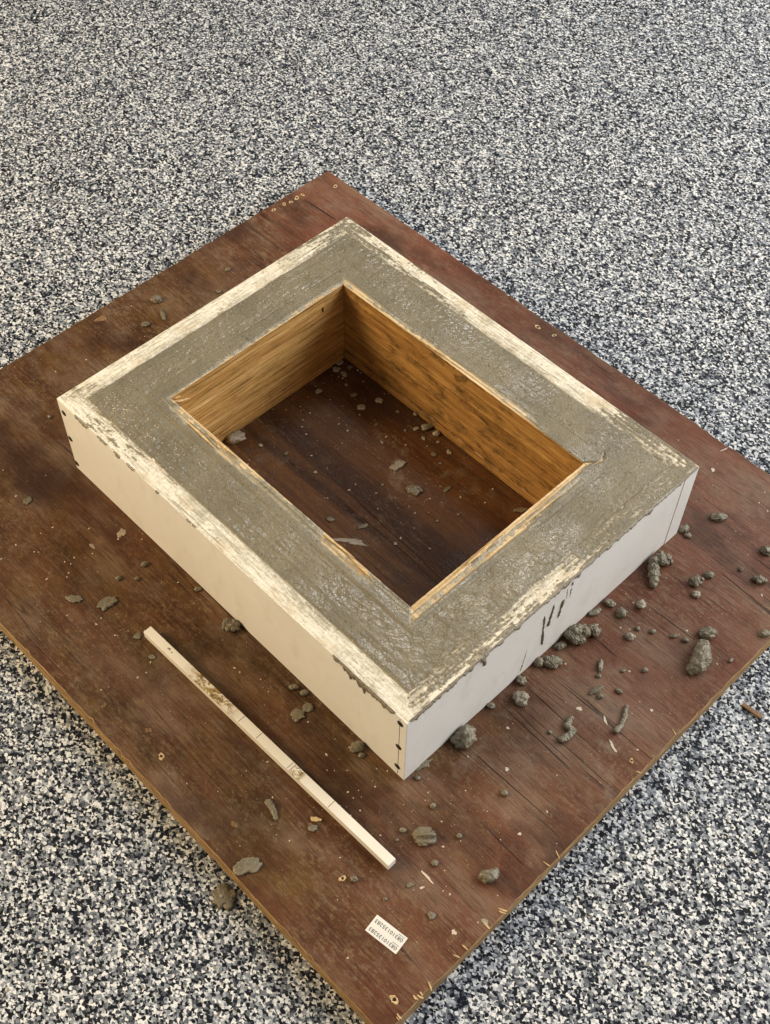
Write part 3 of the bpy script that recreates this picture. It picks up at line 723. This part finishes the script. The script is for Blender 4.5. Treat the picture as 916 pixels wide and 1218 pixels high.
link('nail', box_mesh(-0.0006, 0.0006, -0.0006, 0.0006, -0.004, 0.004), M['steel'], pl, (IX0 + 0.0008, 0.112, HZ - 0.021))

# ================================================================== CONCRETE
conc = empty('wet_concrete', (0, 0, Z0))
tag(conc, 'fresh grey-olive wet concrete filling the ring between frame and inner box', 'concrete')
E = 0.0004
def axis_pts(a0, a1, b0, b1, st):
    P = []
    for p, q in ((a0, b0), (b0, b1), (b1, a1)):
        n = int(round((q - p) / st)); P.append(np.linspace(p, q, n + 1)[:-1])
    return np.concatenate(P + [np.array([a1])])
xs = axis_pts(-A2 + E, A2 - E, IX0 - E, IX1 + E, 0.00105)
ys = axis_pts(-B2 + E, B2 - E, IY0 - E, IY1 + E, 0.00105)
X, Y = np.meshgrid(xs, ys, indexing='ij')
D = np.stack([X + A2, A2 - X, Y + B2, B2 - Y]); side = D.argmin(0); do = D.min(0)
G = np.stack([IX0 - X, X - IX1, IY0 - Y, Y - IY1]); iside = G.argmax(0); di = G.max(0)
# trowelled surface of the channel
h = 0.0004 + (fbm(X * 22, Y * 22, 3, 3) - 0.5) * 0.0026 + (fbm(X * 140, Y * 140, 9, 3) - 0.5) * 0.0011 + (fbm(X * 520, Y * 520, 5, 2) - 0.5) * 0.0006
al = np.where(iside < 2, Y, X); ac = np.where(iside < 2, X, Y)
h = h + (fbm(al * 10, ac * 190, 21, 3) - 0.5) * 0.0009
tear = fbm(al * 60, ac * 200, 31, 4)                      # small tears left by the trowel
h = h - np.clip(tear - 0.68, 0, 1) * 0.005 * sstep(0.45, 0.6, fbm(X * 9, Y * 9, 33, 2))
h = h + np.clip(fbm(X * 70, Y * 70, 41, 4) - 0.70, 0, 1) * 0.004
rd = 1 - np.abs(2 * fbm(al * 16 + 3 * fbm(X * 6, Y * 6, 45, 2), ac * 75, 47, 3) - 1)          # ridges left by the trowel
h = h + np.clip(rd - 0.88, 0, 1) * 0.0030 * sstep(0.35, 0.6, fbm(X * 11, Y * 11, 49, 2))
n1 = fbm(np.where(side < 2, Y, X) * 45, np.where(side < 2, X, Y) * 420, 51, 4)
n2 = fbm(X * 330, Y * 330, 61, 3)
n = np.clip(0.5 + (0.62 * n1 + 0.38 * n2 - 0.5) * 3.0, 0, 1)
q = do / T                                                   # 0 at the outside, 1 at the inner face of the frame
big = (fbm(X * 28, Y * 28, 71, 3) - 0.5)
vy, vx = (Y + B2) / (2 * B2), (X + A2) / (2 * A2)
def pl_(v, pts):
    return np.interp(v, [p[0] for p in pts], [p[1] for p in pts])
cLB = pl_(vy, [(0, .25), (.05, .50), (.09, .45), (.13, .18), (.66, .19), (.80, .45), (.88, .85), (1, .95)]) + 0.12 * sstep(.8, 1, q)
cBR = np.where(q < .55, pl_(vx, [(0, .7), (.08, .55), (.2, .45), (.35, .28), (.5, .12), (.72, .12), (.78, .45), (.83, .9), (1, 1.05)]),
               pl_(vx, [(0, .95), (.2, .85), (.32, .8), (.40, .5), (.47, .14), (.72, .16), (.78, .6), (.84, 1.1), (1, 1.1)]))
cNR = np.where(q < .45, pl_(vy, [(0, .25), (.05, .25), (.12, .42), (.2, .45), (.25, .75), (.33, .8), (.37, .5), (.55, .42), (.6, .9), (.68, 1.1), (1, 1.1)]),
               pl_(vy, [(0, .3), (.05, .4), (.09, .9), (.3, 1.0), (.36, .6), (.42, .22), (.52, .30), (.58, .8), (.65, 1.1), (1, 1.1)]))
cNR = cNR + np.where((vy > .3) & (vy < .62), 0.9 * sstep(.8, 1.0, q), 0)
cLN = pl_(vx, [(0, .12), (.05, .18), (.09, .50), (.16, .62), (.22, .42), (.3, .30), (.6, .24), (.75, .18), (1, .16)]) + 0.35 * sstep(.72, 1.0, q) - .12 * sstep(.35, 0, q)
cov = np.choose(side, [cLB - 0.20, cNR, cLN - np.where(vx > .24, 0.34, 0.22), cBR - 0.14]) + big * 0.35
hr = np.clip((cov - n) * 0.0019, -0.0010, 0.0009) + (fbm(X * 400, Y * 400, 81, 2) - 0.5) * 0.0004
wob = (fbm(X * 60, Y * 60, 91, 3) - 0.5) * 0.010
w = sstep(T + 0.0020, T - 0.0012, do + wob * np.where(side == 1, 1.0, np.where(side == 3, 0.5, 0.18)))
w = np.where(do > T + 0.001, 0, w)
h = h - 0.0007 * np.exp(-((do - T - 0.0012) / 0.0011) ** 2) * np.where(side == 0, 1.3, 0.6)
hh = h * (1 - w) + hr * w
# over the ply tops of the inner box
m1 = fbm(al * 9, ac * 420, 101, 3); m2 = fbm(X * 160, Y * 160, 111, 3)
nn = np.clip(0.5 + (0.72 * m1 + 0.28 * m2 - 0.5) * 2.2, 0, 1)
cR = pl_(di, [(0, -.1), (.005, .0), (.0070, .45), (.0085, .55), (.010, .05), (.014, .15), (.017, .8), (.02, 1.2)])
cR = cR + 0.5 * sstep(0.115, 0.145, Y) + 0.25 * sstep(-0.09, -0.14, Y)
cF = pl_(di, [(0, .05), (.005, .18), (.007, .60), (.009, .20), (.013, .35), (.016, .9), (.02, 1.2)])
cF = cF + pl_(X, [(-.24, .9), (-.205, .35), (-.18, .0), (-.06, .05), (-.02, .45), (.05, .5), (.08, .0), (.14, .05), (.165, .6), (.24, .9)])
cB = pl_(di, [(0, .0), (.006, .15), (.010, .7), (.014, 1.2)]) + pl_(X, [(-.24, .4), (-.2, .1), (-.15, .35), (-.1, .2), (0, .05), (.1, .05), (.13, .5), (.15, 1.0), (.24, 1.0)])
cL = pl_(di, [(0, .15), (.004, .3), (.007, .9), (.011, 1.2)]) + pl_(Y, [(-.17, .8), (-.1, .5), (-.05, .15), (.05, .1), (.13, .1), (.16, .4)])
cin = np.choose(iside, [cL, cR, cF, cB]) + (fbm(X * 22, Y * 22, 121, 3) - 0.5) * 0.35
hi = np.clip((cin - nn) * 0.0026, -0.0030, 0.0009)
thin = w * (1 - np.clip(hr / 0.00065, 0, 1)) 
wi = sstep(TI + 0.002, TI - 0.004, di)
hh = hh - 0.0006 * np.exp(-((di - TI - 0.0005) / 0.0012) ** 2)
hh = hh * (1 - wi) + hi * wi
thin = np.maximum(thin, 0.6 * wi * (1 - np.clip(hi / 0.0006, 0, 1)))
# crack by the right corner of the opening
for (ax, ay, bx_, by_) in ((IX1 + 0.001, IY1 + 0.001, IX1 + 0.010, IY1 + 0.012), (IX1 + 0.010, IY1 + 0.012, IX1 + 0.012, IY1 + 0.020), (IX1 + 0.012, IY1 + 0.020, IX1 + 0.007, IY1 + 0.030)):
    t = np.clip(((X - ax) * (bx_ - ax) + (Y - ay) * (by_ - ay)) / ((bx_ - ax) ** 2 + (by_ - ay) ** 2), 0, 1)
    dd = np.hypot(X - ax - t * (bx_ - ax), Y - ay - t * (by_ - ay))
    hh = hh - 0.0022 * np.exp(-(dd / 0.0010) ** 2)
Zc = HZ + hh
nx, ny = X.shape
ins = (di < -E * 0.5)
ok = ~((X > IX0) & (X < IX1) & (Y > IY0) & (Y < IY1))
idx = -np.ones((nx, ny), int); idx[ok] = np.arange(ok.sum())
V = np.stack([X[ok], Y[ok], Zc[ok]], 1)
a_, b_, c_, d_ = idx[:-1, :-1], idx[1:, :-1], idx[1:, 1:], idx[:-1, 1:]
good = (a_ >= 0) & (b_ >= 0) & (c_ >= 0) & (d_ >= 0)
mx = (X[:-1, :-1] + X[1:, :-1]) / 2; my = (Y[:-1, :-1] + Y[:-1, 1:]) / 2
good &= ~((mx > IX0) & (mx < IX1) & (my > IY0) & (my < IY1))
Q = np.stack([a_[good], b_[good], c_[good], d_[good]], 1)
# skirts that close the sheet down into the frame and the inner box
Vl = V.tolist(); Ql = Q.tolist()
ed = {}
for f in Ql:
    for i in range(4):
        e = (f[i], f[(i + 1) % 4]); ed[e] = 1
bd = [e for e in ed if (e[1], e[0]) not in ed]
low = {}
for e in bd:
    for v in e:
        if v not in low:
            low[v] = len(Vl); p = Vl[v]
            cx = 0.010 if abs(p[0]) < A2 - 0.001 and abs(p[1]) < B2 - 0.001 else 0.004
            Vl.append([p[0], p[1], HZ - cx])
for e in bd: Ql.append([e[1], e[0], low[e[0]], low[e[1]]])
cm = mesh(Vl, Ql)
at_ = cm.attributes.new('thin', 'FLOAT', 'POINT')
tv = np.zeros(len(Vl), np.float32); tv[:int(ok.sum())] = thin[ok]
at_.data.foreach_set('value', tv)
link('concrete_fill', cm, M['conc'], conc, smooth=True)

# smears that ran over the edge of the frame
def edge_smear(face, s0, s1, depth, th, seed, fine=0.0012, prof=None):
    n = max(6, int((s1 - s0) / fine)); V = []; F = []
    S_ = np.linspace(s0, s1, n + 1)
    dep = depth * np.clip(0.15 + 1.5 * fbm(S_ * 90, S_ * 0 + seed, seed, 3) * fbm(S_ * 330, S_ * 0, seed + 7, 2) * 2 - 0.25, 0.06, 1.6)
    dep = dep * np.minimum(1, np.minimum((S_ - s0), (s1 - S_)) / 0.004 + 0.08)
    if prof is not None: dep = dep * np.interp(np.linspace(0, 1, n + 1), np.linspace(0, 1, len(prof)), prof)
    for s, d in zip(S_, dep):
        t = th * min(1, 0.35 + d / 0.006)
        for v, wv in ((0.0012, -0.0010), (0.0010, 0.25 * t), (-0.15 * d, 0.9 * t), (-0.6 * d, t), (-0.92 * d, 0.6 * t), (-d, -0.0003)):
            z = HZ - 0.0006 + v
            V.append((s, -B2 - wv, z) if face == 'front' else (A2 + wv - 0.0004, s, z))
    for i in range(n):
        for j in range(5): F.append((i * 6 + j, (i + 1) * 6 + j, (i + 1) * 6 + j + 1, i * 6 + j + 1))
    me = mesh(V, F)
    return link('overflow_smear', me, M['conc_dark'], conc, smooth=True)
edge_smear('front', 0.196, 0.292, 0.0105, 0.0018, 500, prof=[.15, .5, 1.2, 1.25, 1.0, .7, .35])
for i, (s, l, d) in enumerate([(-0.262, .02, .004), (-0.2523, .016, .006), (-0.2162, .020, .005), (-0.1869, .012, .006), (-0.1594, .016, .003), (-0.1082, .006, .005), (-0.0497, .008, .004), (-0.0402, .006, .003)]):
    edge_smear('front', s - l / 2, s + l / 2, d, 0.0014, 510 + i)
edge_smear('right', -0.243, -0.195, 0.0055, 0.0018, 530)
for i, (s, l, d) in enumerate([(-0.181, .020, .005), (-0.160, .03, .0085), (-0.1288, .014, .013), (-0.1043, .012, .008), (-0.0739, .016, .008), (-0.05, .02, .003), (-0.0177, .03, .006), (0.008, .02, .005), (0.0238, .014, .011), (0.05, .03, .004),
        (0.0572, .010, .008), (0.0819, .016, .0075), (0.11, .04, .003), (0.1525, .016, .0075), (0.19, .05, .0025), (0.23, .03, .002)]):
    edge_smear('right', s - l / 2, s + l / 2, d, 0.0019, 540 + i)
edge_smear('right', -0.242, 0.243, 0.0022, 0.0010, 570)
def drip(y0, z0, y1, z1, r0, r1, seed, gap=0):
    rng = random.Random(seed); n = 16; V = []; F = []
    for i in range(n + 1):
        t = i / n; r = (r0 + (r1 - r0) * t) * rng.uniform(0.5, 1.35)
        if gap and abs(t - 0.35) < 0.1: r *= 0.35
        if i in (0,): r *= 0.2
        if i == n: r *= 0.5
        y = y0 + (y1 - y0) * t + rng.uniform(-1, 1) * 0.0006; z = z0 + (z1 - z0) * t
        for k in range(6):
            a = math.pi * k / 5
            V.append((A2 - 0.0007 + math.sin(a) * min(r, 0.0020), y + math.cos(a) * r, z))
    for i in range(n):
        for k in range(5): F.append((i * 6 + k, i * 6 + k + 1, (i + 1) * 6 + k + 1, (i + 1) * 6 + k))
    F.append(tuple(range(6))[::-1]); F.append(tuple(n * 6 + k for k in range(6)))
    link('drip', mesh(V, F), M['conc_dark'], conc, smooth=True)
drip(-0.0263, 0.104, -0.0186, 0.0313, 0.0014, 0.0017, 600)
drip(-0.0109, 0.1122, -0.0148, 0.069, 0.0010, 0.0028, 601)
drip(0.0067, 0.1038, 0.0033, 0.0672, 0.0026, 0.0013, 602)
drip(-0.0475, 0.0548, -0.0536, 0.0120, 0.0003, 0.0008, 603)
drip(0.0177, 0.129, 0.0189, 0.0941, 0.0013, 0.0005, 604, 1)
drip(0.0105, 0.122, 0.0125, 0.098, 0.0007, 0.0004, 605)
drip(-0.1285, 0.128, -0.127, 0.1165, 0.0026, 0.0022, 606)
# concrete stuck at the far right corner of the frame
link('corner_lump', ball_mesh(0.006, 0.006, 0.016, 607, 'round', 3), M['conc_dark'], conc, (A2 - 0.003, B2 + 0.001, HZ - 0.019), smooth=True)
# pale flecks standing in for wet glints on the concrete
rng = random.Random(21); V = []; F = []
def fleck(x, y, z, r, el, a):
    k = len(V); c, s = math.cos(a), math.sin(a)
    for j in range(5):
        t = j * 1.2566 + rng.uniform(-.3, .3); px, py = math.cos(t) * r * el, math.sin(t) * r
        V.append((x + c * px - s * py, y + s * px + c * py, z))
    V.append((x, y, z + r * 0.5))
    for j in range(5): F.append((k + j, k + (j + 1) % 5, k + 5))
ix_ = lambda v, P: int(np.clip(np.searchsorted(P, v), 0, len(P) - 1))
def on_conc(x, y): return HZ + float(hh[ix_(x, xs), ix_(y, ys)])
for i in range(170):
    x = -0.27 + abs(rng.gauss(0, 0.075)); y = rng.gauss(-0.199, 0.012)
    if not (-B2 + T < y < IY0 - 0.012): continue
    fleck(x, y, on_conc(x, y), rng.uniform(0.0003, 0.0008), rng.uniform(1, 2.6), rng.uniform(0, 3))
for i in range(120):
    x, y = rng.uniform(-A2, A2), rng.uniform(-B2, B2)
    if min(A2 - abs(x), B2 - abs(y)) < T or (IX0 - TI < x < IX1 + TI and IY0 - TI < y < IY1 + TI): continue
    fleck(x, y, on_conc(x, y), rng.uniform(0.0003, 0.0007), rng.uniform(1, 2), rng.uniform(0, 3))
o = link('glint_flecks', mesh(V, F), M['paint'], conc); tag(o, kind='stuff')

# ================================================================== STICK
stk = empty('white_stick', (0.1658, -0.3318, Z0), math.atan2(0.0105, 0.411))
tag(stk, 'long thin square white strip with a worn brown patch, lying before the mould', 'strip')
link('strip_body', box_mesh(-0.206, 0.206, -0.0057, 0.0057, 0.0002, 0.0125, 0.0006), M['stick'], stk)
for x in (-0.036, -0.006, 0.046, 0.050, 0.112):
    link('pencil_line', box_mesh(x, x + 0.0006, -0.0050, 0.0050, 0.0123, 0.01265), M['pencil'], stk)
link('dirt_spot', splat(0.004, 0.0025, 0.0003, 700), M['conc_dark'], stk, (-0.166, 0.001, 0.0125))
link('dirt_spot', splat(0.002, 0.0015, 0.0003, 701), M['conc_dark'], stk, (-0.160, 0.0, 0.0125))

# ================================================================== PAPER LABEL
lab = empty('paper_label', (0.4199, -0.3815, Z0), math.radians(8.3) + math.pi)
tag(lab, 'small white paper label with two rows of black numbers', 'label')
pm = box_mesh(-0.0203, 0.0203, -0.0104, 0.0104, 0.0003, 0.0006)
link('paper', pm, M['paper'], lab)
def digits(txt, size, loc):
    cu = bpy.data.curves.new('digits', 'FONT'); cu.body = txt; cu.size = size; cu.extrude = 0.00006
    cu.space_character = 1.06
    t = bpy.data.objects.new('tmp', cu); COL.objects.link(t)
    dg = bpy.context.evaluated_depsgraph_get(); dg.update()
    me = bpy.data.meshes.new_from_object(t.evaluated_get(dg)); bpy.data.objects.remove(t)
    me.materials.clear()
    w = max(v.co.x for v in me.vertices)
    for v in me.vertices: v.co.x *= 0.0355 / w
    return link('printed_number', me, M['ink'], lab, loc)
digits('08310135283', 0.0058, (-0.0178, 0.0040, 0.00068))
digits('08310135283', 0.0058, (-0.0178, -0.0064, 0.00068))
for yy in (0.0018, -0.0086):
    for k in range(4):
        link('fine_print', box_mesh(-0.0178 + k * 0.0021, -0.0163 + k * 0.0021, yy, yy + 0.0011, 0.0006, 0.00066), M['ink2'], lab)

# ================================================================== LUMPS AND CRUMBS
AREA = {'right': 'small concrete crumb scattered on the board right of the mould', 'left': 'small concrete crumb on the board left of the mould',
        'front': 'small concrete crumb on the board in front of the front corner', 'behind': 'tiny concrete crumb on the board behind the mould',
        'hole': 'tiny concrete crumb on the dark board inside the opening'}
AREA.update({'hole_corner': 'tiny concrete crumb in the cluster at the far corner of the opening', 'hole_wall': 'tiny concrete crumb near the foot of the right inner wall',
             'hole': 'tiny concrete crumb lying out on the floor of the opening', 'right': 'small concrete crumb strewn among the lumps right of the mould',
             'right_foot': 'small concrete crumb close to the foot of the right mould face'})
for i, (kind, x, y, l, w, a, label, cat) in enumerate(LUMPS):
    if cat == 'hole' and x < -0.13 and y > 0.06: cat = 'hole_corner'
    elif cat == 'hole' and y > 0.065: cat = 'hole_wall'
    elif cat == 'right' and x < A2 + 0.05: cat = 'right_foot'
    hgt = {'flat': min(0.003, 0.16 * min(l, w) + 0.0006), 'round': 0.62 * min(l, w), 'lump': 0.66 * min(l, w), 'ridge': 0.42 * min(l, w)}[kind]
    small = max(l, w) < 0.012
    if kind == 'lump': me = clump_mesh(l, w, hgt, 800 + i)
    else: me = ball_mesh(l, w, hgt, 800 + i, kind, 3 if small else 4)
    if kind == 'flat': nm = 'concrete_flake'
    elif label: nm = 'concrete_lump'
    else: nm = 'concrete_crumb'
    mt = M['conc_pale'] if (label and 'pale' in label) or (str(cat).startswith('hole') and i % 2) else M['conc2']
    o = link(nm, me, mt, None, (x, y, Z0 + 0.0001), math.radians(a), smooth=True)
    if label: tag(o, label, cat)
    else: tag(o, AREA[cat], 'crumb', AREA[cat].replace('crumb', 'crumbs'))
def worm(name, pts, radii, seed, label, cat, flat=0.8, mt='conc2', z=Z0):
    bx_, by_ = pts[0]
    me = path_mesh([(p[0] - bx_, p[1] - by_) for p in pts], radii, seed, flat)
    o = link(name, me, M[mt], None, (bx_, by_, z + 0.0001), smooth=True); tag(o, label, cat)
worm('concrete_coil', [(0.3895, -0.0527), (0.3925, -0.0636), (0.4021, -0.0643), (0.403, -0.0727), (0.4004, -0.0815)], [.0032, .0040, .0042, .0042, .0044], 900, 'squiggle-shaped concrete coil below the largest lump', 'coil')
worm('concrete_coil', [(0.4245, 0.006), (0.4322, -0.0064), (0.4364, -0.0192), (0.4365, -0.0269)], [.0026, .0030, .0030, .0042], 901, 'long J-shaped concrete coil towards the front right board edge', 'coil')
worm('concrete_coil', [(0.2243, -0.3749), (0.2306, -0.3755), (0.2377, -0.378), (0.2442, -0.3811)], [.0040, .0038, .0034, .0026], 902, 'short curved concrete coil left of the white strip', 'coil', 0.55)
rng = random.Random(77)
sc_ = [(0, 0, .006, .0085, .0075, .0085), (.004, .008, .005, .006, .006, .006), (-.003, -.009, .006, .007, .007, .008), (.005, -.004, .010, .005, .005, .005), (.002, -.016, .005, .0075, .0075, .007),
       (.008, -.023, .004, .0068, .0085, .0062), (.0145, -.030, .0035, .0052, .0075, .005), (.018, -.035, .003, .0036, .0045, .004), (-.004, .005, .010, .004, .004, .004), (.008, .003, .003, .004, .005, .004)]
o = link('concrete_lump', remeshed(sc_, 0.0007, 903, 0.0011, 420), M['conc2'], None, (0.3225, 0.1965, Z0 + 0.0001), smooth=True)
tag(o, 'tall smeared concrete clump at the mould foot near the right corner', 'lump')
worm('concrete_lump', [(0.4373, 0.1342), (0.4423, 0.126), (0.4473, 0.1178), (0.4502, 0.1075), (0.4474, 0.098)], [.0085, .0105, .0120, .0105, .0060], 904, 'largest bent sausage-shaped concrete lump away from the mould', 'lump', 0.85)
o = link('concrete_patty', ball_mesh(0.029, 0.027, 0.005, 905, 'flat', 4), M['conc2'], None, (0.2640, -0.4735, 0.0003), 0.3, smooth=True)
tag(o, 'round flat olive concrete patty on the speckled floor beside the board', 'patty')
o = link('wood_sliver', box_mesh(-0.013, 0.013, -0.0028, 0.0028, 0.0003, 0.003, 0.0009), M['brown'], None, (0.5259, 0.125, 0.0), math.atan2(0.0018, 0.0231))
tag(o, 'brown wood sliver on the speckled floor at the right', 'sliver')
o = link('wood_sliver', splat(0.012, 0.006, 0.002, 906, 12, 0.4), M['pale'], None, (0.2751, -0.3504, Z0 + 0.0002), 0.5)
tag(o, 'small golden wood chip on the board left of the white strip', 'sliver')

# fine cement specks strewn over the board: nobody could count them
rng = random.Random(31); V = []; F = []
spots = [(0.38, 0.05, 0.10, 0.14, 170), (0.33, 0.34, 0.12, 0.05, 60), (-0.02, -0.36, 0.16, 0.05, 130), (0.30, -0.33, 0.08, 0.05, 40), (0.43, -0.30, 0.05, 0.09, 40), (-0.25, -0.32, 0.13, 0.08, 70),
         (-0.40, 0.02, 0.07, 0.12, 70), (-0.17, 0.10, 0.05, 0.05, 120), (0.02, 0.06, 0.10, 0.05, 110), (-0.1, -0.03, 0.1, 0.08, 70), (0.13, -0.275, 0.16, 0.02, 60), (0.33, -0.24, 0.05, 0.04, 60)]
for cx, cy, sx, sy, k in spots:
    for i in range(int(k * 0.75)):
        x, y = rng.gauss(cx, sx), rng.gauss(cy, sy)
        if not (BX0 + .02 < x < BX1 - .01 and BY0 + .02 < y < BY1 - .02): continue
        if abs(x) < A2 + .003 and abs(y) < B2 + .003 and not (IX0 + .004 < x < IX1 - .004 and IY0 + .004 < y < IY1 - .004): continue
        fleck(x, y, Z0 + 0.0001, 0.00028 + 0.0010 * rng.random() ** 3, rng.uniform(1, 2), rng.uniform(0, 3))
o = link('cement_specks', mesh(V, F), M['paint'])
tag(o, 'fine pale cement specks strewn over the brown board', 'specks', None, 'stuff')
